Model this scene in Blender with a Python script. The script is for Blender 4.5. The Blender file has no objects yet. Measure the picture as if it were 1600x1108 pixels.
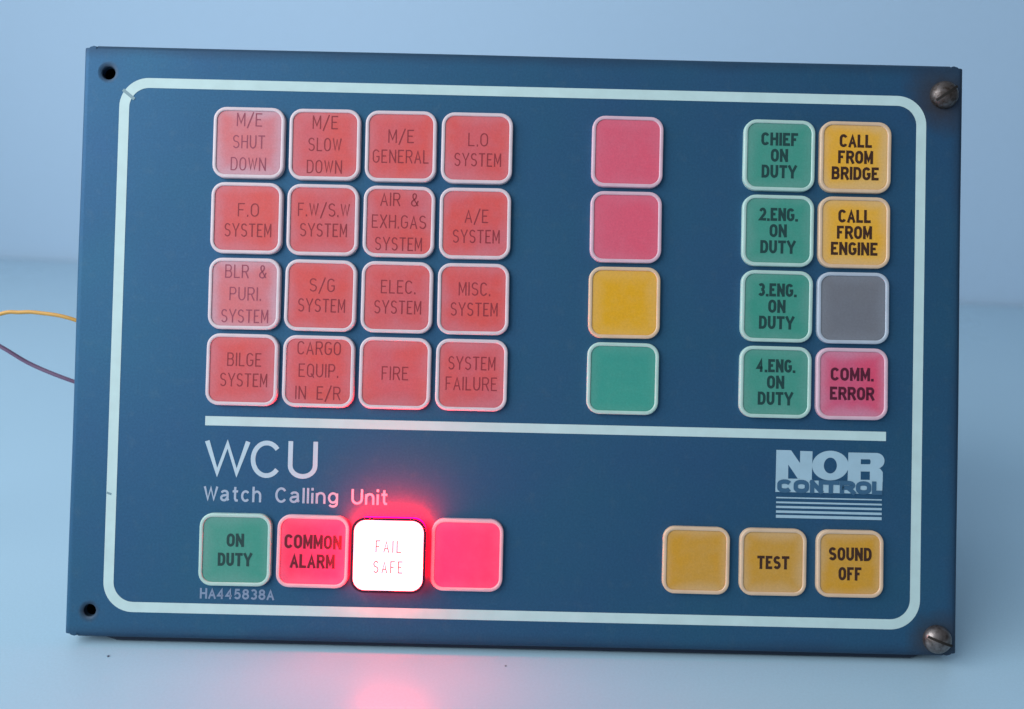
import bpy, bmesh, math, random
from mathutils import Vector, Matrix
random.seed(7)
SC = bpy.context.scene
COL = SC.collection
MM = 0.001

# ------------------------------------------------------------------ camera
cam_d = bpy.data.cameras.new('camera')
cam_d.sensor_width = 36.0
cam_d.lens = 25.92
cam_d.clip_start = 0.01
cam_d.clip_end = 50.0
cam_d.dof.use_dof = True
cam_d.dof.focus_distance = 0.242
cam_d.dof.aperture_fstop = 7.0
cam = bpy.data.objects.new('camera', cam_d)
COL.objects.link(cam)
CR = Matrix(((0.99972505, -0.0234046, -0.00143027),
             (0.00425626, 0.24111258, -0.97048782),
             (0.02305874, 0.9702149, 0.2411459)))
cam.matrix_world = Matrix.Translation(Vector((-2.138, -208.353, 152.401)) * MM) @ CR.to_4x4()
SC.camera = cam

# ------------------------------------------------------------------ light
W = bpy.data.worlds.new('World')
SC.world = W
W.use_nodes = True
bg = W.node_tree.nodes['Background']
# the room: bright on the window side, dim on the other
wn = W.node_tree.nodes; wl_ = W.node_tree.links
wtc = wn.new('ShaderNodeTexCoord'); wsx = wn.new('ShaderNodeSeparateXYZ')
wl_.new(wtc.outputs['Generated'], wsx.inputs[0])
wmr = wn.new('ShaderNodeMapRange'); wmr.interpolation_type = 'SMOOTHSTEP'
wl_.new(wsx.outputs[0], wmr.inputs['Value'])
wmr.inputs['From Min'].default_value = -0.75; wmr.inputs['From Max'].default_value = 0.55
wmr.inputs['To Min'].default_value = 0.88; wmr.inputs['To Max'].default_value = 0.08
bg.inputs['Color'].default_value = (0.80, 0.90, 1.0, 1)
wl_.new(wmr.outputs[0], bg.inputs['Strength'])

def area(name, loc, target, sx, sy, power, col):
    d = bpy.data.lights.new(name, 'AREA')
    d.shape = 'RECTANGLE'; d.size = sx; d.size_y = sy
    d.energy = power; d.color = col
    o = bpy.data.objects.new(name, d); COL.objects.link(o)
    o.location = loc
    o.rotation_euler = (Vector(target) - Vector(loc)).to_track_quat('-Z', 'Y').to_euler()
    return o
area('window_light', (-0.80, -0.45, 0.66), (0.10, 0.15, 0.08), 1.0, 0.8, 11.0, (0.95, 0.98, 1.0))

SC.view_settings.view_transform = 'Standard'
SC.view_settings.look = 'None'
SC.view_settings.exposure = 0.2
SC.view_settings.gamma = 1.0
SC.cycles.use_denoising = True
SC.cycles.sample_clamp_indirect = 3.0

SC.cycles.max_bounces = 6

# ------------------------------------------------------------------ helpers
def obj(name, bm, mat, parent=None, smooth=False, label=None):
    me = bpy.data.meshes.new(name)
    bm.to_mesh(me); bm.free()
    me.materials.append(mat)
    if smooth:
        for p in me.polygons: p.use_smooth = True
    o = bpy.data.objects.new(name, me); COL.objects.link(o)
    if parent is not None: o.parent = parent
    if label: o['label'] = label
    return o

def F(u, v, w=0.0):
    """face coordinates in mm (right, up, outward) -> local metres of the panel"""
    return Vector((u * MM, -w * MM, v * MM))

def rr(hw, hh, r, seg=7, cu=0, cv=0):
    """rounded rectangle, counter-clockwise as seen from outside"""
    pts = []
    for sx, sy, a0 in ((1, 1, 0), (-1, 1, 90), (-1, -1, 180), (1, -1, 270)):
        for i in range(seg + 1):
            a = math.radians(a0 + 90 * i / seg)
            pts.append((cu + sx * (hw - r) + r * math.cos(a), cv + sy * (hh - r) + r * math.sin(a)))
    return pts

def loft(bm, rings, cap=True):
    vs = [[bm.verts.new(F(u, v, w)) for u, v in pts] for pts, w in rings]
    n = len(vs[0])
    for a, b in zip(vs, vs[1:]):
        for i in range(n):
            bm.faces.new((a[i], a[(i + 1) % n], b[(i + 1) % n], b[i]))
    if cap: bm.faces.new(vs[-1])
    return vs

def lathe(bm, cu, cv, prof, n=32, cap=False):
    rings = []
    for r, w in prof:
        rings.append(([(cu + r * math.cos(2 * math.pi * i / n), cv + r * math.sin(2 * math.pi * i / n)) for i in range(n)], w))
    return loft(bm, rings, cap)

def box(bm, x0, x1, y0, y1, z0, z1):
    v = [bm.verts.new((x, y, z)) for z in (z0, z1) for y in (y0, y1) for x in (x0, x1)]
    for f in ((0, 2, 3, 1), (4, 5, 7, 6), (0, 1, 5, 4), (2, 6, 7, 3), (0, 4, 6, 2), (1, 3, 7, 5)):
        bm.faces.new([v[i] for i in f])

def tube(bm, pts, r, n=10):
    # Catmull-Rom through the points, round section
    P = [Vector(p) for p in pts]
    P = [2 * P[0] - P[1]] + P + [2 * P[-1] - P[-2]]
    path = []
    for k in range(1, len(P) - 2):
        a, b, c, d = P[k - 1:k + 3]
        for i in range(10):
            t = i / 10
            path.append(0.5 * ((2 * b) + (c - a) * t + (2 * a - 5 * b + 4 * c - d) * t * t + (3 * b - a - 3 * c + d) * t ** 3))
    path.append(P[-2])
    prev = None
    for i, p in enumerate(path):
        d = (path[min(i + 1, len(path) - 1)] - path[max(i - 1, 0)]).normalized()
        s = d.cross(Vector((0.1, 0.2, 1))).normalized(); t = d.cross(s)
        ring = [bm.verts.new(p + (s * math.cos(2 * math.pi * j / n) + t * math.sin(2 * math.pi * j / n)) * r) for j in range(n)]
        if prev:
            for j in range(n):
                bm.faces.new((prev[j], prev[(j + 1) % n], ring[(j + 1) % n], ring[j]))
        else: bm.faces.new(ring[::-1])
        prev = ring
    bm.faces.new(prev)

# ---------- stroke lettering: every glyph is a set of centre lines in a unit box
def arc(cx, cy, rx, ry, a0, a1, n=8):
    return [(cx + rx * math.cos(math.radians(a0 + (a1 - a0) * i / n)), cy + ry * math.sin(math.radians(a0 + (a1 - a0) * i / n))) for i in range(n + 1)]
C_ = arc(.5, .72, .5, .28, 20, 180) + arc(.5, .28, .5, .28, 180, 340)
O_ = arc(.5, .68, .5, .32, 0, 180, 10) + arc(.5, .32, .5, .32, 180, 360, 10) + [(1, .68)]
S_ = arc(.5, .755, .48, .245, 25, 240, 9) + arc(.5, .255, .5, .255, 60, -155, 9)
P_ = [(0, 0), (0, 1), (.55, 1)] + arc(.62, .74, .38, .26, 90, -90) + [(0, .48)]
G = {
 'A': (1.04, [[(0, 0), (.5, .95), (1, 0)], [(.19, .3), (.81, .3)]]),
 'B': (1.0, [[(0, 0), (0, 1), (.55, 1)] + arc(.6, .765, .34, .235, 90, -90) + [(0, .53)], [(.5, .53)] + arc(.62, .265, .38, .265, 90, -90) + [(0, 0)]]),
 'C': (1.0, [C_]),
 '(': (1.0, [arc(.5, .5, .5, .5, 38, 322, 26)]),
 'D': (1.0, [[(0, 0), (0, 1), (.45, 1)] + arc(.45, .62, .55, .38, 90, 0) + arc(.45, .38, .55, .38, 0, -90) + [(0, 0)]]),
 'E': (.86, [[(1, 1), (0, 1), (0, 0), (1, 0)], [(0, .52), (.86, .52)]]),
 'F': (.82, [[(1, 1), (0, 1), (0, 0)], [(0, .5), (.85, .5)]]),
 'G': (1.02, [arc(.5, .72, .5, .28, 25, 180) + arc(.5, .28, .5, .28, 180, 360) + [(1, .46), (.55, .46)]]),
 'H': (1.0, [[(0, 0), (0, 1)], [(1, 0), (1, 1)], [(0, .52), (1, .52)]]),
 'I': (.0, [[(.5, 0), (.5, 1)]]),
 'L': (.8, [[(0, 1), (0, 0), (1, 0)]]),
 'M': (1.16, [[(0, -.0), (0, 1)], [(1, 0), (1, 1)], [(.02, 1), (.5, .22), (.98, 1)]]),
 'N': (1.02, [[(0, 0), (0, 1)], [(1, 0), (1, 1)], [(.04, .96), (.96, .04)]]),
 'O': (1.0, [O_]),
 'P': (.95, [P_]),
 'Q': (1.0, [O_, [(.6, .25), (1.02, -.04)]]),
 'R': (1.0, [P_, [(.55, .48), (1, 0)]]),
 'S': (1.0, [S_]),
 'T': (1.04, [[(0, 1), (1, 1)], [(.5, 1), (.5, 0)]]),
 'U': (1.0, [[(0, 1), (0, .33)] + arc(.5, .33, .5, .33, 180, 360, 12) + [(1, 1)]]),
 'W': (1.4, [[(0, 1), (.26, .06), (.5, .94), (.74, .06), (1, 1)]]),
 'X': (1.0, [[(0, 0), (1, 1)], [(0, 1), (1, 0)]]),
 'Y': (1.12, [[(-.02, 1), (.5, .42), (1.02, 1)], [(.5, .5), (.5, 0)]]),
 '/': (.8, [[(-.1, -.2), (1.1, 1.12)]]),
 '.': (.0, [[(.5, -.02), (.5, .1)]]),
 '&': (1.1, [[(1, 0), (.2, .68)] + arc(.45, .82, .26, .18, 200, -20) + [(.62, .62), (.12, .38)] + arc(.42, .22, .42, .22, 150, 320) + [(1, .42)]]),
 '2': (.95, [arc(.5, .7, .48, .3, 165, -10) + [(.85, .5), (0, 0), (1, 0)]]),
 '3': (.95, [arc(.48, .755, .46, .245, 150, -90) , arc(.48, .265, .5, .265, 90, -150)]),
 '4': (1.0, [[(.72, 0), (.72, 1), (0, .28), (1, .28)]]),
 '5': (.95, [[(.92, 1), (.2, 1), (.08, .5)] + arc(.47, .32, .5, .32, 115, -150, 10)]),
 '8': (.95, [arc(.5, .765, .42, .235, 0, 360, 14), arc(.5, .265, .5, .265, 0, 360, 14)]),
 'a': (.86, [arc(.45, .53, .4, .19, 165, 0) + [(.85, .1), (1, .02)], [(.85, .42), (.4, .38)] + arc(.38, .19, .38, .19, 90, 300)+[(.85, .24)]]),
 't': (.55, [[(.42, .95), (.42, .16), (.62, .01), (1.05, .01)], [(-.12, .70), (1.05, .70)]]),
 'c': (.8, [arc(.5, .36, .5, .36, 40, 320, 14)]),
 'h': (.78, [[(0, 0), (0, 1)], [(0, .4)] + arc(.5, .42, .5, .3, 160, 0) + [(1, 0)]]),
 'l': (.0, [[(.5, 0), (.5, 1)]]),
 'i': (.0, [[(.5, 0), (.5, .72)], [(.5, .9), (.5, 1.02)]]),
 'n': (.78, [[(0, 0), (0, .72)], [(0, .4)] + arc(.5, .42, .5, .3, 160, 0) + [(1, 0)]]),
 'g': (.82, [arc(.5, .37, .5, .35, 0, 360, 16), [(1, .72), (1, 0)] + arc(.5, -.02, .5, .26, 0, -150)]),
}
def stroke(bm, pts, t, w):
    """flat ribbon of width t along a polyline (mm), mitred"""
    q = [pts[0]]
    for p in pts[1:]:
        if math.hypot(p[0] - q[-1][0], p[1] - q[-1][1]) > 1e-4: q.append(p)
    closed = len(q) > 3 and math.hypot(q[0][0] - q[-1][0], q[0][1] - q[-1][1]) < 1e-3
    if closed: q = q[:-1]
    n = len(q); L = []; R = []
    def nrm(a, b):
        d = math.hypot(b[0] - a[0], b[1] - a[1]); return (-(b[1] - a[1]) / d, (b[0] - a[0]) / d)
    for i in range(n):
        a = nrm(q[i - 1], q[i]) if (i > 0 or closed) else None
        b = nrm(q[i], q[(i + 1) % n]) if (i < n - 1 or closed) else None
        if a is None: a = b
        if b is None: b = a
        mx, my = a[0] + b[0], a[1] + b[1]; l = math.hypot(mx, my) or 1
        mx /= l; my /= l
        k = t / 2 / max(.5, mx * a[0] + my * a[1])
        L.append(bm.verts.new(F(q[i][0] + mx * k, q[i][1] + my * k, w)))
        R.append(bm.verts.new(F(q[i][0] - mx * k, q[i][1] - my * k, w)))
    for i in range(n if closed else n - 1):
        j = (i + 1) % n
        bm.faces.new((R[i], R[j], L[j], L[i]))

def text(bm, s, cu, base, H, t, wl, gap, w, space=None, fit=None, left=None, cond=None):
    """s centred on cu (or starting at left); H cap height, t stroke, wl letter width, gap, all mm"""
    def wid(ch):
        if ch == ' ': return space if space is not None else wl * .6
        g = G[ch][0]
        return t if g == 0 else max(t, t + (wl - t) * g)
    tot = sum(wid(c) for c in s) + gap * (len(s) - 1)
    k = 1.0
    if fit: k = fit / tot
    x = left if left is not None else cu - tot * k / 2
    z = w
    for c in s:
        cw = wid(c) * k
        if c != ' ':
            for pl in G[c][1]:
                z += .006
                pts = [(x + t / 2 + px * (cw - t), base + t / 2 + py * (H - t)) for px, py in pl]
                # strokes that end on the top, the foot or the side of the letter run on to its very edge
                for e, n_ in ((0, 1), (-1, -2)):
                    ex, ey = pl[e]; nx, ny = pts[n_]; px_, py_ = pts[e]
                    if pl[0] == pl[-1]: break
                    dx_, dy_ = px_ - nx, py_ - ny; l_ = math.hypot(dx_, dy_) or 1
                    if (abs(dx_) < 1e-6 or (c in 'AWMNXYVRQ' and abs(dy_) > .3 * l_)) and (ey < .07 or ey > .93):
                        k_ = t / 2 / (abs(dy_) / l_)
                        k_ = min(k_, t * (.18 if c == 'W' else .62))
                        pts[e] = (px_ + dx_ / l_ * k_, py_ + dy_ / l_ * k_)
                    elif abs(dy_) < 1e-6 and (ex < .01 or ex > .99) and c in 'TELFGHZ25':
                        pts[e] = (px_ + dx_ / l_ * t * .45, py_)
                stroke(bm, pts, t, z)
                if z > w + .04: z = w
        x += cw + gap * k

# ------------------------------------------------------------------ materials
def lin(r, g, b):
    f = lambda c: (c / 255 / 12.92) if c <= 10 else ((c / 255 + .055) / 1.055) ** 2.4
    return (f(r), f(g), f(b), 1)
def mat(name, col, rough=.5, spec=.5, metal=0.0):
    m = bpy.data.materials.new(name); m.use_nodes = True
    b = m.node_tree.nodes['Principled BSDF']
    b.inputs['Base Color'].default_value = (*col[:3], 1)
    b.inputs['Roughness'].default_value = rough
    b.inputs['Specular IOR Level'].default_value = spec
    b.inputs['Metallic'].default_value = metal
    return m
def N(m, t, **kw):
    n = m.node_tree.nodes.new(t)
    for k, v in kw.items(): setattr(n, k, v)
    return n
def LK(m, a, b): m.node_tree.links.new(a, b)
def bsdf(m): return m.node_tree.nodes['Principled BSDF']
def noise(m, scale, detail=4, rough=.55, vec=None):
    n = N(m, 'ShaderNodeTexNoise')
    n.inputs['Scale'].default_value = scale; n.inputs['Detail'].default_value = detail; n.inputs['Roughness'].default_value = rough
    if vec is None:
        tc = N(m, 'ShaderNodeTexCoord'); vec = tc.outputs['Object']
    LK(m, vec, n.inputs['Vector'])
    return n
def ramp(m, src, a, b):
    r = N(m, 'ShaderNodeMapRange'); r.inputs['From Min'].default_value = a; r.inputs['From Max'].default_value = b
    LK(m, src, r.inputs['Value']); return r.outputs['Result']
def mix(m, fac, c1, c2):
    x = N(m, 'ShaderNodeMix', data_type='RGBA')
    if isinstance(fac, float): x.inputs['Factor'].default_value = fac
    else: LK(m, fac, x.inputs['Factor'])
    for v, i in ((c1, 6), (c2, 7)):
        if isinstance(v, tuple): x.inputs[i].default_value = (*v[:3], 1)
        else: LK(m, v, x.inputs[i])
    return x.outputs[2]
def math_(m, op, a, b=None):
    x = N(m, 'ShaderNodeMath', operation=op)
    for i, v in enumerate((a, b)):
        if v is None: continue
        if isinstance(v, (int, float)): x.inputs[i].default_value = v
        else: LK(m, v, x.inputs[i])
    return x.outputs[0]
def speckle(m, scale, amp):
    l = bsdf(m).inputs['Base Color'].links[0]; src = l.from_socket
    n = noise(m, scale, 2, .7)
    f = N(m, 'ShaderNodeMapRange'); LK(m, n.outputs['Fac'], f.inputs['Value'])
    f.inputs['From Min'].default_value = .25; f.inputs['From Max'].default_value = .75
    f.inputs['To Min'].default_value = 1 - amp; f.inputs['To Max'].default_value = 1 + amp
    v = N(m, 'ShaderNodeVectorMath', operation='SCALE'); LK(m, src, v.inputs[0]); LK(m, f.outputs[0], v.inputs['Scale'])
    LK(m, v.outputs[0], bsdf(m).inputs['Base Color'])
def bump(m, src, dist, strength=1.0):
    b = N(m, 'ShaderNodeBump'); b.inputs['Distance'].default_value = dist; b.inputs['Strength'].default_value = strength
    LK(m, src, b.inputs['Height']); LK(m, b.outputs[0], bsdf(m).inputs['Normal'])

PLATE = (0.040, 0.118, 0.205)
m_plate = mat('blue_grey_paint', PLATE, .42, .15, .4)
tc = N(m_plate, 'ShaderNodeTexCoord')
n1 = noise(m_plate, 9, 5, .6, tc.outputs['Object'])
n2 = noise(m_plate, 260, 3, .6, tc.outputs['Object'])
c = mix(m_plate, ramp(m_plate, n1.outputs['Fac'], .3, .75), (.025, .096, .185), (.031, .110, .197))
c = mix(m_plate, ramp(m_plate, n2.outputs['Fac'], .55, .8), c, (.05, .12, .19))
# rust bleeding out round the screws: a stain on the paint itself
dmin = None
for (u, v, r) in ((138, 182, 15), (138.5, 4.5, 12), (-136, 183.6, 4), (-136.4, 8.5, 4)):
    d = N(m_plate, 'ShaderNodeVectorMath', operation='DISTANCE')
    LK(m_plate, tc.outputs['Object'], d.inputs[0]); d.inputs[1].default_value = F(u, v, 0)
    s = math_(m_plate, 'MULTIPLY', d.outputs['Value'], 1 / (r * MM))
    dmin = s if dmin is None else math_(m_plate, 'MINIMUM', dmin, s)
n3 = noise(m_plate, 120, 4, .6, tc.outputs['Object'])
st = math_(m_plate, 'ADD', dmin, math_(m_plate, 'MULTIPLY', n3.outputs['Fac'], .6))
stain = N(m_plate, 'ShaderNodeMapRange'); stain.inputs['From Min'].default_value = .5; stain.inputs['From Max'].default_value = 1.25
stain.inputs['To Min'].default_value = .75; stain.inputs['To Max'].default_value = 0
LK(m_plate, st, stain.inputs['Value'])
c = mix(m_plate, stain.outputs[0], c, (.05, .045, .045))
LK(m_plate, c, bsdf(m_plate).inputs['Base Color'])
LK(m_plate, ramp(m_plate, n1.outputs['Fac'], -1.2, 1.9), bsdf(m_plate).inputs['Roughness'])
bump(m_plate, n2.outputs['Fac'], .00006, .35)

nh = noise(m_plate, 26, 3, .5, tc.outputs['Object'])
c = mix(m_plate, ramp(m_plate, nh.outputs['Fac'], .25, .75), (.031, .082, .190), (.025, .103, .176))
c = mix(m_plate, .5, bsdf(m_plate).inputs['Base Color'].links[0].from_socket, c)
c = mix(m_plate, stain.outputs[0], c, (.05, .045, .045))
LK(m_plate, c, bsdf(m_plate).inputs['Base Color'])
# darker, greyer paint along the top, right and bottom folds
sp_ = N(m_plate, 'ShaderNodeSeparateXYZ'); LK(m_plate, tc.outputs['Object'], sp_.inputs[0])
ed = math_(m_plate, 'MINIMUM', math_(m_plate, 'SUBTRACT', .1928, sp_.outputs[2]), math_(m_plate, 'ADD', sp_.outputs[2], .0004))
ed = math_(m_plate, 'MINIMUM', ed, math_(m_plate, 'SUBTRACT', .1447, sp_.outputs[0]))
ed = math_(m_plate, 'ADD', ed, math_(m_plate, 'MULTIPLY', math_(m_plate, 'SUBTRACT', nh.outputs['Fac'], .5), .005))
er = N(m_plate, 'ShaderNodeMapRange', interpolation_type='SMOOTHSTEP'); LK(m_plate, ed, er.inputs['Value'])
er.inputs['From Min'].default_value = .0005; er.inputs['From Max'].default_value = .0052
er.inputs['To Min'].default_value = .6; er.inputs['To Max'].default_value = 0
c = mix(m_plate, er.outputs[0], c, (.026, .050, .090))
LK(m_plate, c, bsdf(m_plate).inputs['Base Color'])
speckle(m_plate, 1500, .12)
def ink(name, col, wear=.12, rough=.5):
    m = mat(name, col, rough, .4)
    n = noise(m, 130, 4, .6)
    dark = tuple(x * .9 for x in col[:3])
    LK(m, mix(m, ramp(m, n.outputs['Fac'], .35, .75), col, dark), bsdf(m).inputs['Base Color'])
    return m
m_line = ink('pale_printed_line', (.50, .66, .66))
m_title = ink('pale_title_ink', (.43, .58, .67))
m_sub = ink('faded_subtitle_ink', (.34, .43, .55))
m_serial = ink('faint_serial_ink', (.20, .27, .40))
m_logo = ink('pale_logo_ink', (.34, .50, .60))
m_logod = mat('logo_blue_ink', (.036, .11, .2), .45)
m_crack = mat('scraped_line', (.16, .27, .31), .5)

def frame_mat(name, col):
    m = mat(name, col, .38, .5)
    n = noise(m, 160, 3)
    LK(m, mix(m, ramp(m, n.outputs['Fac'], .3, .8), col, tuple(x * .86 for x in col)), bsdf(m).inputs['Base Color'])
    bsdf(m).inputs['Subsurface Weight'].default_value = .0
    return m
m_fr_red = frame_mat('milky_rose_frame', (.66, .54, .58))
m_fr_pink = frame_mat('milky_pink_frame', (.66, .44, .52))
m_fr_yel = frame_mat('milky_peach_frame', (.66, .47, .32))
m_fr_grn = frame_mat('milky_green_frame', (.42, .60, .55))
m_fr_gry = frame_mat('milky_grey_frame', (.42, .48, .56))
m_fr_hot = frame_mat('milky_hot_pink_frame', (.80, .42, .48))

def lens_mat(name, col, col2, dust, edge=.35, rough=.42, glow=None, glow_side=0):
    """coloured insert: patchy fading, dust gathered along the rim; optional light leaking in from the lit neighbour"""
    m = mat(name, col, rough, .25)
    tc = N(m, 'ShaderNodeTexCoord'); oi = N(m, 'ShaderNodeObjectInfo')
    off = N(m, 'ShaderNodeVectorMath', operation='ADD')
    LK(m, tc.outputs['Object'], off.inputs[0]); LK(m, oi.outputs['Location'], off.inputs[1])
    n = noise(m, 55, 3, .5, off.outputs[0]); n2 = noise(m, 420, 3, .6, off.outputs[0])
    c = mix(m, ramp(m, n.outputs['Fac'], .36, .64), col, col2)
    sx = N(m, 'ShaderNodeSeparateXYZ'); LK(m, tc.outputs['Object'], sx.inputs[0])
    e = math_(m, 'MAXIMUM', math_(m, 'ABSOLUTE', sx.outputs[0]), math_(m, 'ABSOLUTE', sx.outputs[2]))
    e = math_(m, 'ADD', e, math_(m, 'MULTIPLY', math_(m, 'SUBTRACT', n.outputs['Fac'], .5), .006))
    r = N(m, 'ShaderNodeMapRange', interpolation_type='SMOOTHSTEP'); LK(m, e, r.inputs['Value'])
    r.inputs['From Min'].default_value = .0062; r.inputs['From Max'].default_value = .0112
    r.inputs['To Max'].default_value = edge
    c = mix(m, r.outputs[0], c, dust)
    c = mix(m, math_(m, 'MULTIPLY', ramp(m, n2.outputs['Fac'], .45, .8), .10), c, dust)
    LK(m, c, bsdf(m).inputs['Base Color'])
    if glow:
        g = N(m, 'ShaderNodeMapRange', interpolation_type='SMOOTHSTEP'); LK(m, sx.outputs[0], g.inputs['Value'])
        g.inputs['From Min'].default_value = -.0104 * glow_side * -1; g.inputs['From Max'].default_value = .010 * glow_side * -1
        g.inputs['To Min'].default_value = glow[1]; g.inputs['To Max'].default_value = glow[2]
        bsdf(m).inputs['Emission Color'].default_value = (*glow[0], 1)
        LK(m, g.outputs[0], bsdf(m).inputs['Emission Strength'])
    return m
m_red = lens_mat('faded_red_insert', (.66, .085, .08), (.60, .105, .125), (.56, .28, .33), .26)
m_redpale = lens_mat('bleached_red_insert', (.63, .15, .165), (.58, .19, .23), (.54, .38, .45), .6)
m_pink = lens_mat('rose_insert', (.67, .095, .155), (.63, .105, .165), (.62, .25, .34), .15)
m_comm = lens_mat('crimson_insert', (.66, .07, .14), (.58, .10, .19), (.55, .32, .42), .5)
m_yel = lens_mat('amber_insert', (.74, .37, .035), (.70, .38, .06), (.62, .44, .27), .5)
m_yelb = lens_mat('plain_amber_insert', (.70, .36, .012), (.68, .34, .015), (.66, .46, .25), .22)
m_yell = lens_mat('ochre_insert', (.58, .28, .022), (.54, .28, .045), (.60, .42, .26), .5)
m_grn = lens_mat('green_insert', (.045, .265, .20), (.06, .27, .21), (.18, .32, .29), .35)
m_grnb = lens_mat('plain_green_insert', (.045, .29, .23), (.04, .27, .22), (.16, .34, .28), .25)
m_gry = lens_mat('grey_insert', (.165, .165, .185), (.155, .16, .185), (.22, .24, .28), .4)
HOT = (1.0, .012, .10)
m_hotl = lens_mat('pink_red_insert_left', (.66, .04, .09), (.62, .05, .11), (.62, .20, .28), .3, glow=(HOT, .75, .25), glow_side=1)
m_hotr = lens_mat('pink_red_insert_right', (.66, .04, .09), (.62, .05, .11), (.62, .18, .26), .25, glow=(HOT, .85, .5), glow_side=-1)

m_tx_red = mat('engraved_dark_red', (.26, .028, .04), .6, .3)
m_tx_redp = mat('engraved_plum', (.30, .06, .10), .6, .3)
m_tx_grn = mat('green_black_ink', (.012, .050, .048), .6, .3)
m_tx_yel = mat('brown_black_ink', (.045, .018, .010), .6, .3)
m_tx_comm = mat('wine_ink', (.085, .010, .028), .6, .3)
m_tx_hot = mat('dark_wine_ink', (.12, .008, .02), .6, .3)

def emit(name, col):
    m = bpy.data.materials.new(name); m.use_nodes = True
    nt = m.node_tree; nt.nodes.remove(nt.nodes['Principled BSDF'])
    e = nt.nodes.new('ShaderNodeEmission'); e.inputs['Color'].default_value = (*col, 1); e.inputs['Strength'].default_value = 1
    nt.links.new(e.outputs[0], nt.nodes['Material Output'].inputs[0])
    return m
m_lit = emit('glowing_white_red_lens', (19.0, 1.3, 1.6))
m_litside = emit('glowing_red_lens_wall', (280.0, .0, .7))
# wall glow weighted by facing: upper most, lower least, keeping red off the table
ge = N(m_litside, 'ShaderNodeNewGeometry'); gs = N(m_litside, 'ShaderNodeSeparateXYZ'); LK(m_litside, ge.outputs['Normal'], gs.inputs[0])
gm = N(m_litside, 'ShaderNodeMapRange'); LK(m_litside, gs.outputs[2], gm.inputs['Value'])
gm.inputs['From Min'].default_value = -.3; gm.inputs['From Max'].default_value = .9
gm.inputs['To Min'].default_value = .10; gm.inputs['To Max'].default_value = 1.0
LK(m_litside, gm.outputs[0], m_litside.node_tree.nodes['Emission'].inputs['Strength'])
m_rim = mat('dark_added_lip', (.05, .002, .02), .5, .3)
m_tx_lit = emit('lit_letter_grey', (.25, .20, .21))
m_dark = mat('dark_gap', (.012, .014, .018), .8, .1)
m_undershade = mat('dark_underside_shade', (.014, .022, .04), .7, .2)
m_house = mat('grey_housing_metal', (.18, .2, .22), .5)
m_hole = mat('black_hole_lining', (.004, .004, .005), .9, .05)

m_bolt = mat('tarnished_steel', (.20, .165, .155), .38, .5, .75)
nb = noise(m_bolt, 700, 4, .65)
LK(m_bolt, mix(m_bolt, ramp(m_bolt, nb.outputs['Fac'], .42, .68), (.13, .112, .108), (.04, .028, .022)), bsdf(m_bolt).inputs['Base Color'])
LK(m_bolt, ramp(m_bolt, nb.outputs['Fac'], .0, 1.1), bsdf(m_bolt).inputs['Roughness'])
m_bolt2 = mat('rubbed_steel', (.3, .27, .26), .33, .5, .8)
nb = noise(m_bolt2, 600, 4, .65)
LK(m_bolt2, mix(m_bolt2, ramp(m_bolt2, nb.outputs['Fac'], .42, .72), (.21, .185, .18), (.05, .036, .03)), bsdf(m_bolt2).inputs['Base Color'])
m_slot = mat('dirty_slot', (.02, .017, .015), .8, .2)

m_table = mat('glossy_pale_blue_board', (.52, .66, .76), .26, .5)
nt_ = noise(m_table, 5, 4, .55); nt2 = noise(m_table, 900, 2, .5)
LK(m_table, mix(m_table, ramp(m_table, nt_.outputs['Fac'], .1, .9), (.36, .545, .67), (.385, .56, .69)), bsdf(m_table).inputs['Base Color'])
LK(m_table, ramp(m_table, nt_.outputs['Fac'], -.55, 2.8), bsdf(m_table).inputs['Roughness'])
bump(m_table, nt2.outputs['Fac'], .00003, .3)
m_wall = mat('matt_pale_blue_wall', (.46, .58, .76), .7, .3)
nw = noise(m_wall, 2.2, 4, .5); nw2 = noise(m_wall, 350, 3, .6)
LK(m_wall, mix(m_wall, ramp(m_wall, nw.outputs['Fac'], .1, .9), (.40, .56, .72), (.425, .575, .74)), bsdf(m_wall).inputs['Base Color'])
bump(m_wall, nw2.outputs['Fac'], .0002, .3)
m_wy = mat('yellow_wire_sheath', (.64, .33, .06), .5)
m_wp = mat('purple_wire_sheath', (.14, .075, .15), .42)
m_speck = mat('dark_dust', (.13, .18, .24), .9)

speckle(m_table, 1300, .045); speckle(m_wall, 520, .05)
for m_ in (m_red, m_redpale, m_pink, m_comm, m_yel, m_yelb, m_yell, m_grn, m_grnb, m_gry, m_hotl, m_hotr): speckle(m_, 1600, .08)
# ------------------------------------------------------------------ setting
A = Vector((-812.8, 955.3, 0)) * MM; B = Vector((647.7, 717.4, 0)) * MM
dr = (B - A).normalized(); nv = Vector((-dr.y, dr.x, 0))
def slab(name, poly, z0, z1, m):
    bm = bmesh.new()
    lo = [bm.verts.new((p.x, p.y, z0)) for p in poly]; hi = [bm.verts.new((p.x, p.y, z1)) for p in poly]
    bm.faces.new(lo[::-1]); bm.faces.new(hi)
    for i in range(len(poly)):
        j = (i + 1) % len(poly); bm.faces.new((lo[i], lo[j], hi[j], hi[i]))
    o = obj(name, bm, m); o['kind'] = 'structure'
    return o
a2, b2 = A - dr * .9, B + dr * .9
slab('table', [Vector((-1.7, -.45, 0)), Vector((1.5, -.45, 0)), b2, a2], -.24, 0, m_table)
g = nv * .006
slab('wall', [a2 - dr * .5 + g, b2 + dr * .5 + g, b2 + dr * .5 + g + nv * .03, a2 - dr * .5 + g + nv * .03], -.25, 1.3, m_wall)

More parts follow.
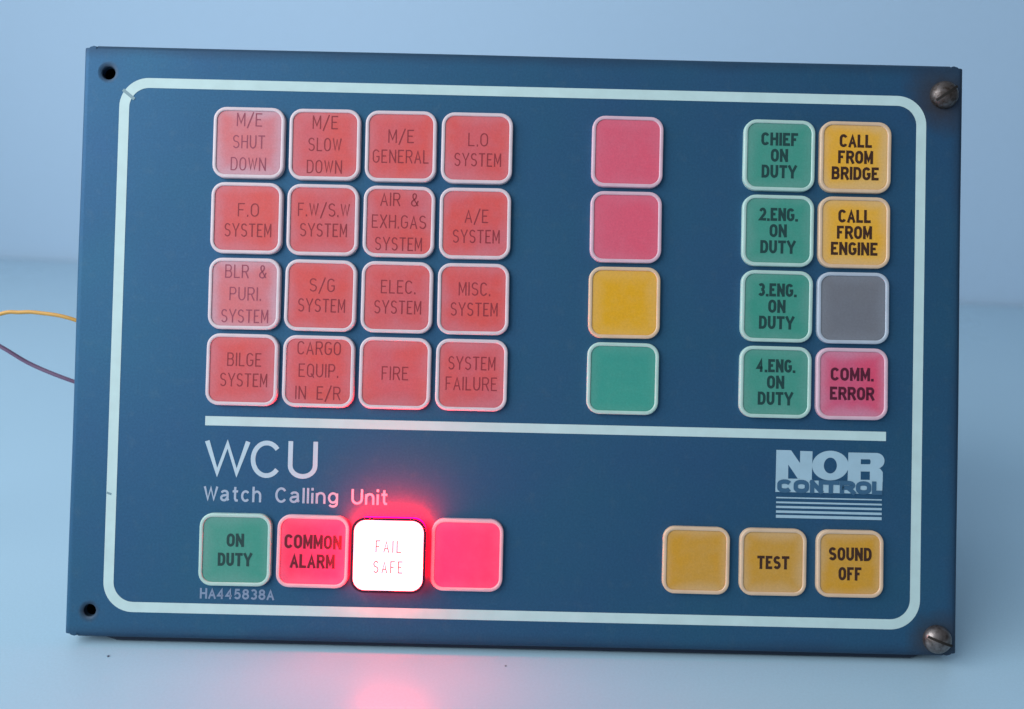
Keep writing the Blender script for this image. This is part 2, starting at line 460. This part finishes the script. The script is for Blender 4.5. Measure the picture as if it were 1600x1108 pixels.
# ------------------------------------------------------------------ panel
panel = bpy.data.objects.new('control_panel', None); COL.objects.link(panel)
panel.empty_display_size = .05
LEAN = math.radians(15)
panel.location = (0, 0, 3.4 * MM)
panel.rotation_euler = (-LEAN, 0, 0)
panel['label'] = 'blue-grey metal alarm panel with rows of square lit-up buttons standing on the pale table'
panel['category'] = 'control panel'

# face plate: flat sheet with four holes, edges folded back on all four sides, small notched corners
cu = bpy.data.curves.new('plate_outline', 'CURVE'); cu.dimensions = '2D'; cu.fill_mode = 'FRONT'
cu.extrude = .0004; cu.resolution_u = 1
X, V0, V1, RB = 144.6, -.3, 192.9, 2.1
out = []
bl = [(-X + RB, V0 + 1.3), (-X + 2.5, V0 + .95), (-X + 3.7, V0 + .62), (-X + 4.4, V0 + .8), (-X + 4.4, V0 + RB)]
br = [(-u, v) for u, v in bl[::-1]]
tr = [(-u, V0 + V1 - v) for u, v in bl]
tl = [(-u, v) for u, v in tr[::-1]]
for L_ in (bl, br, tr, tl): out += L_
def spline(pts):
    s = cu.splines.new('POLY'); s.points.add(len(pts) - 1); s.use_cyclic_u = True
    for p, (u, v) in zip(s.points, pts): p.co = (u * MM, v * MM, 0, 1)
spline(out)
HOLES = [(-136.1, 183.6, 3.3), (-136.4, 8.5, 3.0), (137.3, 183.4, 2.2), (137.3, 6.2, 2.2)]
for u, v, r in HOLES:
    spline([(u + r * math.cos(2 * math.pi * i / 28), v + r * math.sin(2 * math.pi * i / 28)) for i in range(28)])
tmp = bpy.data.objects.new('tmp', cu); COL.objects.link(tmp)
dg = bpy.context.evaluated_depsgraph_get()
me = bpy.data.meshes.new_from_object(tmp.evaluated_get(dg))
bpy.data.objects.remove(tmp)
bm = bmesh.new(); bm.from_mesh(me)
for v in bm.verts: v.co = Vector((v.co.x, -(v.co.z - .0004), v.co.y))
# folded edges
def flange(p0, p1, ou, ov, depth=10.6):
    prof = [(0, 0)]
    for i in range(1, 7):
        a = math.pi / 2 * i / 6; prof.append((RB * math.sin(a), -RB * (1 - math.cos(a))))
    prof += [(RB, -depth), (RB - .9, -depth), (RB - .9, -RB)]
    nseg = 40
    rows = []
    for k in range(nseg + 1):
        t = k / nseg
        u = p0[0] + (p1[0] - p0[0]) * t; v = p0[1] + (p1[1] - p0[1]) * t
        wob = .10 * math.sin(t * 9 + p0[0]) * math.sin(math.pi * t)
        rows.append([bm.verts.new(F(u + ou * (a + wob * (a > 0)), v + ov * (a + wob * (a > 0)), w)) for a, w in prof])
    for r0, r1 in zip(rows, rows[1:]):
        for i in range(len(prof) - 1):
            bm.faces.new((r0[i], r0[i + 1], r1[i + 1], r1[i]))
    bm.faces.new(rows[0]); bm.faces.new(rows[-1][::-1])
flange((-X + 4.4, V0 + RB), (X - 4.4, V0 + RB), 0, -1)
flange((-X + 4.4, V1 - RB), (X - 4.4, V1 - RB), 0, 1)
flange((-X + RB, V0 + 1.3), (-X + RB, V1 - 1.3), -1, 0)
flange((X - RB, V0 + 1.3), (X - RB, V1 - 1.3), 1, 0)
# dished lips of the two open holes
lathe(bm, -136.1, 183.6, [(3.35, -.01), (2.9, -.10), (2.35, -.28), (2.12, -.6), (2.1, -2.2)])
lathe(bm, -136.4, 8.5, [(3.05, -.01), (2.6, -.1), (2.05, -.35), (1.95, -2.2)])
bmesh.ops.recalc_face_normals(bm, faces=bm.faces)
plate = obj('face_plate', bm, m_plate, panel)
for i, (u, v, r) in enumerate(((-136.1, 183.6, 2.15), (-136.4, 8.5, 2.0))):
    bm = bmesh.new(); lathe(bm, u, v, [(r, -2.1), (r, -9), (.01, -9)])
    obj('screw_hole', bm, m_hole, panel)

# housing behind the plate: its lower rear edge carries the lean
bm = bmesh.new(); hw, hv0, hv1 = 122, 22, 168
hd = 3.4 + hv0 * math.cos(LEAN); hd = (hd / math.sin(LEAN))
box(bm, -hw * MM, hw * MM, .0125, hd * MM, hv0 * MM, hv1 * MM)
obj('rear_housing', bm, m_house, panel)
bm = bmesh.new(); box(bm, -.141, .141, .0095, .0120, .004, .188)
obj('backing_board', bm, m_dark, panel)

bm = bmesh.new()  # navy strip added to stand for the shade under the panel's bottom edge
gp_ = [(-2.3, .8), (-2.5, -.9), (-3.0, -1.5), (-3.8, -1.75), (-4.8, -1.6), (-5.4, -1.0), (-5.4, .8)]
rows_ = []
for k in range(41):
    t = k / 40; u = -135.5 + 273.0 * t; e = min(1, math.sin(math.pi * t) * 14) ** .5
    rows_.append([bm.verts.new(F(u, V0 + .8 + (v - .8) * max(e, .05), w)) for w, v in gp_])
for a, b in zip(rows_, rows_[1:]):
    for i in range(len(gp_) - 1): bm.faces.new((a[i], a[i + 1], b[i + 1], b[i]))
obj('underside_shade', bm, m_undershade, panel, smooth=True)

# printed border, bar, lettering
def ring_flat(bm, o, i, w):
    a = [bm.verts.new(F(u, v, w)) for u, v in o]; b = [bm.verts.new(F(u, v, w)) for u, v in i]
    for k in range(len(a)):
        j = (k + 1) % len(a); bm.faces.new((a[k], a[j], b[j], b[k]))
bm = bmesh.new()
bw, bh, bv = 132.05, 86.85, 95.2
ring_flat(bm, rr(bw, bh, 9.6, 14, 0, bv), rr(bw - 3.25, bh - 3.25, 6.5, 14, 0, bv), .06)
border = obj('border_line', bm, m_line, panel)
for a_, b_, t_ in (((-131.0, 178.0), (-127.2, 175.0), 1.0), ((-131.9, 46.6), (-130.4, 46.1), .7)):
    bm = bmesh.new(); stroke(bm, [a_, b_], t_, .10); obj('scrape_mark', bm, m_crack, border)
bm = bmesh.new()
v4 = [bm.verts.new(F(*p, .06)) for p in ((-100.8, 69.1), (120.3, 69.1), (120.3, 72.1), (-100.8, 72.1))]; bm.faces.new(v4)
obj('divider_bar', bm, m_line, panel)

bm = bmesh.new()
for ch_, l, wd in (('W', -100.6, 14.6), ('(', -85.7, 10.3), ('U', -73.6, 9.6)):
    text(bm, ch_, 0, 52.5, 12.1, 1.52, 10, 0, .06, left=l, fit=wd)
obj('title_lettering', bm, m_title, panel)
bm = bmesh.new()
text(bm, 'Watch', 0, 44.6, 5.0, .74, 3.9, .75, .06, left=-100.6, fit=18.7)
text(bm, '(alling', 0, 44.6, 5.0, .74, 4.1, .75, .06, left=-77.4, fit=20.4)
text(bm, 'Unit', 0, 44.6, 5.0, .74, 4.0, .75, .06, left=-52.7, fit=11.9)
obj('subtitle_lettering', bm, m_sub, panel)
bm = bmesh.new()
text(bm, 'HA445838A', 0, 13.2, 3.4, .62, 2.5, .4, .06, left=-100.8, fit=24.0)
obj('serial_lettering', bm, m_serial, panel)

# maker's logo, flat printing: white shapes, dark letters on top
def Lg(x, y): return (84.7 + (x - 170) / 35.4, 65.4 - ((y - 172) - (x - 170) * .0185) / 35.4)
bm = bmesh.new()
def poly(pts, w):
    bm.faces.new([bm.verts.new(F(*Lg(x, y), w)) for x, y in pts][::-1])
zz = [.05]
def P(*pts):
    zz[0] += .006; poly(pts, zz[0])
def band(outer, inner):
    zz[0] += .006
    ring_flat(bm, [Lg(*p) for p in outer[::-1]], [Lg(*p) for p in inner[::-1]], zz[0])
P((172, 172), (312, 174), (312, 500), (170, 500))
P((312, 174), (342, 176), (446, 322), (446, 500), (424, 500), (312, 340))
P((446, 182), (588, 186), (584, 506), (446, 505))
ell = lambda rx, ry: [(795 + rx * math.cos(2 * math.pi * i / 40), 348 + ry * math.sin(2 * math.pi * i / 40)) for i in range(40)]
band(ell(210, 170), ell(75, 91))
P((1000, 197), (1145, 199), (1145, 516), (996, 513))
P((1145, 199), (1340, 202), (1330, 276), (1145, 274))
def q(cx, cy, rx, ry, a0, a1): return [(cx + rx * math.cos(math.radians(a)), cy - ry * math.sin(math.radians(a))) for a in [a0 + (a1 - a0) * i / 12 for i in range(13)]]
zz[0] += .006
oo = q(1325, 292, 92, 90, 90, -90); ii = q(1245, 303, 12, 28, 90, -90)
for k in range(12):
    bm.faces.new([bm.verts.new(F(*Lg(*p), zz[0])) for p in (oo[k], ii[k], ii[k + 1], oo[k + 1])])
P((1145, 331), (1340, 331), (1340, 416), (1145, 414))
P((1250, 380), (1365, 378), (1398, 420), (1400, 530), (1250, 520))
P((168, 498), (590, 503), (590, 520), (995, 528), (995, 508), (1398, 512), (1394, 672), (168, 652))
for yc, th_ in ((717, 15), (771, 20), (823, 25), (877, 28), (931, 34)):
    P((178, yc - th_ / 2), (1392, yc - th_ / 2 + 22), (1392, yc + th_ / 2 + 22), (178, yc + th_ / 2))
logo = obj('maker_logo', bm, m_logo, panel)
bm = bmesh.new()
for ch_, x0, x1 in (('C', 186, 356), ('O', 374, 552), ('N', 562, 712), ('T', 700, 905), ('R', 905, 1082), ('O', 1090, 1266), ('L', 1274, 1396)):
    u0, _ = Lg(x0, 0); u1, _ = Lg(x1, 0); vb = Lg(x0, 660 + (x0 - 170) * .0185)[1]
    text(bm, ch_, 0, vb, 4.35, 1.42, 5, 0, .22, left=u0, fit=u1 - u0)
obj('logo_lettering', bm, m_logod, logo)

# screws
def screw(u, v, ang, m_bolt=m_bolt):
    bm = bmesh.new()
    lathe(bm, u, v, [(4.5, .0), (4.5, .55), (4.3, 1.2), (3.75, 2.05), (2.9, 2.7), (1.9, 3.1), (.9, 3.3), (.01, 3.35)], 40)
    s = obj('screw', bm, m_bolt, panel, smooth=True)
    bm = bmesh.new()
    ca, sa = math.cos(ang), math.sin(ang); hw_ = .42
    n = 9
    top = []
    for k in range(n + 1):
        x = -4.2 + 8.4 * k / n; w = 3.40 - .048 * x * x * 1.55
        top.append([(x, -hw_, w), (x, hw_, w)])
    vs = [[bm.verts.new(F(u + x * ca - y * sa, v + x * sa + y * ca, w)) for x, y, w in row] for row in top]
    for a, b in zip(vs, vs[1:]): bm.faces.new((a[0], b[0], b[1], a[1]))
    obj('slot', bm, m_slot, s)
screw(137.6, 182.6, math.radians(35)); screw(137.6, 5.6, math.radians(-20), m_bolt2)

# ------------------------------------------------------------------ buttons
C1, C2, C3, C4, C5, C6, C7 = -88.95, -64.25, -39.5, -14.75, 34.25, 83.7, 108.5
R1, R2, R3, R4, R5 = 161.2, 136.6, 112.0, 87.4, 29.4

def local_obj(name, bm, m, parent, smooth=False):
    return obj(name, bm, m, parent, smooth)

def button(u, v, kind, lines, m_f, m_l, m_t, label, style='bold', half=11.6, lift=0.0, dy=0.0, H=None, pitch=None, dx=0):
    """illuminated_button = frame mesh; children: lens, legend. Geometry is local to the button centre"""
    r = 4.2 * half / 11.6
    bm = bmesh.new()
    h = half; t = 1.2
    prof = [(h, r, -.3), (h, r, 1.15 + lift), (h - .07, r - .06, 1.36 + lift), (h - .24, r - .2, 1.45 + lift),
            (h - t + .2, r - t + .18, 1.45 + lift), (h - t + .05, r - t + .05, 1.38 + lift), (h - t, r - t, 1.0 + lift)]
    loft(bm, [(rr(a, a, rad, 7), w) for a, rad, w in prof], cap=False)
    b = obj('illuminated_button', bm, m_f, panel, smooth=True, label=label)
    b.location = F(u, v, 0)
    tw = random.uniform(-.006, .006); b.rotation_euler = (random.uniform(-.006, .006), tw, random.uniform(-.006, .006))
    bm = bmesh.new(); a = h - t + .03; rad = r - t + .03
    loft(bm, [(rr(a, a, rad, 7), 1.12 + lift), (rr(a - .3, a - .3, rad - .25, 7), 1.19 + lift)])
    le = obj('lens', bm, m_l, b, smooth=False)
    if lines:
        bm = bmesh.new(); w = 1.22 + lift
        n = len(lines)
        if style == 'thin': H_, t_, wl, gp, pt, sp = 4.35, .36, 2.15, .62, 7.3, 2.0
        else: H_, t_, wl, gp, pt, sp = 4.25, .88, 2.72, .32, 5.3, 1.4
        if H: H_ = H
        if pitch: pt = pitch
        for i, s in enumerate(lines):
            fit = None
            if isinstance(s, tuple): s, fit = s
            base = dy + (n - 1) / 2 * pt - i * pt - H_ / 2
            text(bm, s, dx, base, H_, t_, wl, gp, w, space=sp, fit=fit)
        obj('legend', bm, m_t, b)
    return b

ST = 15.2   # SYSTEM
grid = [
 (C1, R1, [('M/E', 8.2), ('SHUT', 10.4), ('DOWN', 11.4)], 'pale bleached red button marked M/E SHUT DOWN', .3, 0),
 (C2, R1, [('M/E', 8.2), ('SLOW', 10.8), ('DOWN', 11.4)], 'red button marked M/E SLOW DOWN', 0, 0),
 (C3, R1, [('M/E', 8.3), ('GENERAL', 18.2)], 'red button marked M/E GENERAL', 0, 0),
 (C4, R1, [('L.O', 6.4), ('SYSTEM', ST)], 'red button marked L.O SYSTEM', -.5, .3),
 (C1, R2, [('F.O', 6.8), ('SYSTEM', ST)], 'red button marked F.O SYSTEM', -.6, .5),
 (C2, R2, [('F.W/S.W', 16.8), ('SYSTEM', ST)], 'red button marked F.W/S.W SYSTEM', 0, .3),
 (C3, R2, [('AIR &', 12.4), ('EXH.GAS', 17.6), ('SYSTEM', ST)], 'red button marked AIR & EXH.GAS SYSTEM', 0, 0),
 (C4, R2, [('A/E', 7.6), ('SYSTEM', ST)], 'red button marked A/E SYSTEM', -.9, .4),
 (C1, R3, [('BLR &', 13.4), ('PURI.', 10.2), ('SYSTEM', ST)], 'pale red button marked BLR & PURI. SYSTEM', 0, .3),
 (C2, R3, [('S/G', 8.2), ('SYSTEM', ST)], 'red button marked S/G SYSTEM', .1, .4),
 (C3, R3, [('ELEC.', 11.2), ('SYSTEM', ST)], 'red button marked ELEC. SYSTEM', .1, .3),
 (C4, R3, [('MISC.', 10.2), ('SYSTEM', ST)], 'red button marked MISC. SYSTEM', 0, .3),
 (C1, R4, [('BILGE', 11.0), ('SYSTEM', ST)], 'red button marked BILGE SYSTEM', 0, .6),
 (C2, R4, [('CARGO', 14.0), ('EQUIP.', 12.8), ('IN E/R', 14.6)], 'red button marked CARGO EQUIP. IN E/R', .3, 0),
 (C3, R4, [('FIRE', 8.6)], 'red button marked FIRE', 0, 0),
 (C4, R4, [('SYSTEM', ST), ('FAILURE', 16.6)], 'red button marked SYSTEM FAILURE', .5, 0),
]
for u, v, lines, lab, dy, dx in grid:
    pale = lab.startswith('pale')
    button(u, v, 'red', lines, m_fr_red, m_redpale if pale else m_red, m_tx_redp if pale else m_tx_red, lab, 'thin', dy=dy, dx=dx,
           pitch=6.6 if len(lines) == 2 else 7.25)

button(C5, R1, 'pink', None, m_fr_pink, m_pink, None, 'blank rose-pink button, top of the single column')
button(C5, R2, 'pink', None, m_fr_pink, m_pink, None, 'blank rose-pink button above the blank yellow one')
button(C5, R3, 'yel', None, m_fr_yel, m_yelb, None, 'blank yellow button between pink and green ones')
button(C5, R4, 'grn', None, m_fr_grn, m_grnb, None, 'blank green button below the yellow one')
for v, a in ((R1, ('CHIEF', 12.0)), (R2, ('2.ENG.', 12.6)), (R3, ('3.ENG.', 12.6)), (R4, ('4.ENG.', 12.6))):
    button(C6, v, 'grn', [a, ('ON', 5.6), ('DUTY', 11.4)], m_fr_grn, m_grn, m_tx_grn, 'green button marked %s ON DUTY' % a[0])
button(C7, R1, 'yel', [('CALL', 10.6), ('FROM', 11.4), ('BRIDGE', 15.4)], m_fr_yel, m_yel, m_tx_yel, 'amber button marked CALL FROM BRIDGE')
button(C7, R2, 'yel', [('CALL', 10.6), ('FROM', 11.4), ('ENGINE', 15.2)], m_fr_yel, m_yel, m_tx_yel, 'amber button marked CALL FROM ENGINE')
button(C7, R3, 'gry', None, m_fr_gry, m_gry, None, 'blank grey button above COMM. ERROR')
button(C7, R4, 'comm', [('COMM.', 14.0), ('ERROR', 14.4)], m_fr_pink, m_comm, m_tx_comm, 'crimson button marked COMM. ERROR', pitch=6.2)
button(C1 - .5, R5, 'grn', [('ON', 5.6), ('DUTY', 11.0)], m_fr_grn, m_grn, m_tx_grn, 'green button marked ON DUTY', pitch=6.2)
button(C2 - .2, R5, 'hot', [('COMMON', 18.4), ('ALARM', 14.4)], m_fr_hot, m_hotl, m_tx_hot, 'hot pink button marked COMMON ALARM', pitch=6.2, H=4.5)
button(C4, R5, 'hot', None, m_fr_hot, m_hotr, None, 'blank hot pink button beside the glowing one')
button(59.1, R5, 'yel', None, m_fr_yel, m_yell, None, 'blank ochre yellow button left of TEST', half=10.75)
button(83.9, R5, 'yel', [('TEST', 10.4)], m_fr_yel, m_yell, m_tx_yel, 'ochre yellow button marked TEST', half=10.75, dy=-.1)
button(108.7, R5, 'yel', [('SOUND', 13.8), ('OFF', 7.4)], m_fr_yel, m_yell, m_tx_yel, 'ochre yellow button marked SOUND OFF', half=10.75, pitch=6.3)

# the lit one: face and walls shine; the added dark lip shields the table
bm = bmesh.new()
loft(bm, [(rr(11.45, 11.45, 4.1, 8), .05), (rr(11.45, 11.45, 4.1, 8), 4.0)], cap=False)
lb = obj('illuminated_button', bm, m_litside, panel, label='glowing white-hot button marked FAIL SAFE')
lb.location = F(-39.65, R5 + .05, 0)
bm = bmesh.new()
loft(bm, [(rr(11.5, 11.5, 4.1, 8), 3.95), (rr(11.9, 11.9, 4.4, 8), 3.95), (rr(11.9, 11.9, 4.4, 8), 4.15), (rr(11.05, 11.05, 3.7, 8), 4.2)], cap=False)
obj('rim', bm, m_rim, lb)
bm = bmesh.new(); loft(bm, [(rr(11.08, 11.08, 3.7, 8), 4.14), (rr(10.95, 10.95, 3.6, 8), 4.22)])
obj('lens', bm, m_lit, lb)
bm = bmesh.new()
text(bm, 'FAIL', 0, .9, 3.9, .40, 1.95, 1.0, 4.26, fit=8.2)
text(bm, 'SAFE', 0, -5.6, 3.9, .40, 1.95, 1.0, 4.26, fit=9.4)
obj('legend', bm, m_tx_lit, lb)

# ------------------------------------------------------------------ wires and dust
def wire(name, pts, r, m, label, cat):
    bm = bmesh.new(); tube(bm, [Vector(p) * MM for p in pts], r * MM, 12)
    o = obj(name, bm, m, None, True); o['label'] = label; o['category'] = cat; o['group'] = 'loose wires behind the panel'
yv = 45
wire('wire', [(-118, 52, 74), (-135, 48, 88), (-155.2, 45, 98.2), (-167.9, 45, 100.5), (-174.6, 45, 100.5), (-181.4, 45, 99.7), (-200, 46, 92), (-225, 50, 66), (-255, 60, 25), (-285, 75, 1.0), (-330, 95, 1.0)],
     .68, m_wy, 'thin yellow wire arching out from behind the panel, upper one', 'wire')
wire('wire', [(-118, 55, 62), (-138, 48, 68), (-157.9, 45, 75.5), (-172.7, 45, 81.6), (-183.1, 45, 88.1), (-200, 46, 97), (-222, 50, 92), (-245, 58, 60), (-270, 72, 20), (-300, 90, 1.0), (-340, 120, 1.0)],
     .72, m_wp, 'thin purple-brown wire sagging out from behind the panel, lower one', 'wire')

def speck(x, y, r, label):
    bm = bmesh.new(); bmesh.ops.create_icosphere(bm, subdivisions=2, radius=r * MM)
    for v in bm.verts: v.co *= 1 + random.uniform(-.25, .25)
    for v in bm.verts: v.co.z *= .5
    o = obj('dust_speck', bm, m_speck, None); o.location = (x * MM, y * MM, r * .42 * MM)
    o['label'] = label; o['category'] = 'speck'; o['group'] = 'specks of dirt on the table'
speck(-127.7, -4.9, .42, 'tiny dark speck on the table below the lower left corner of the panel')
speck(-1.5, -5.2, .32, 'tiny dark speck on the table just right of the red glow')
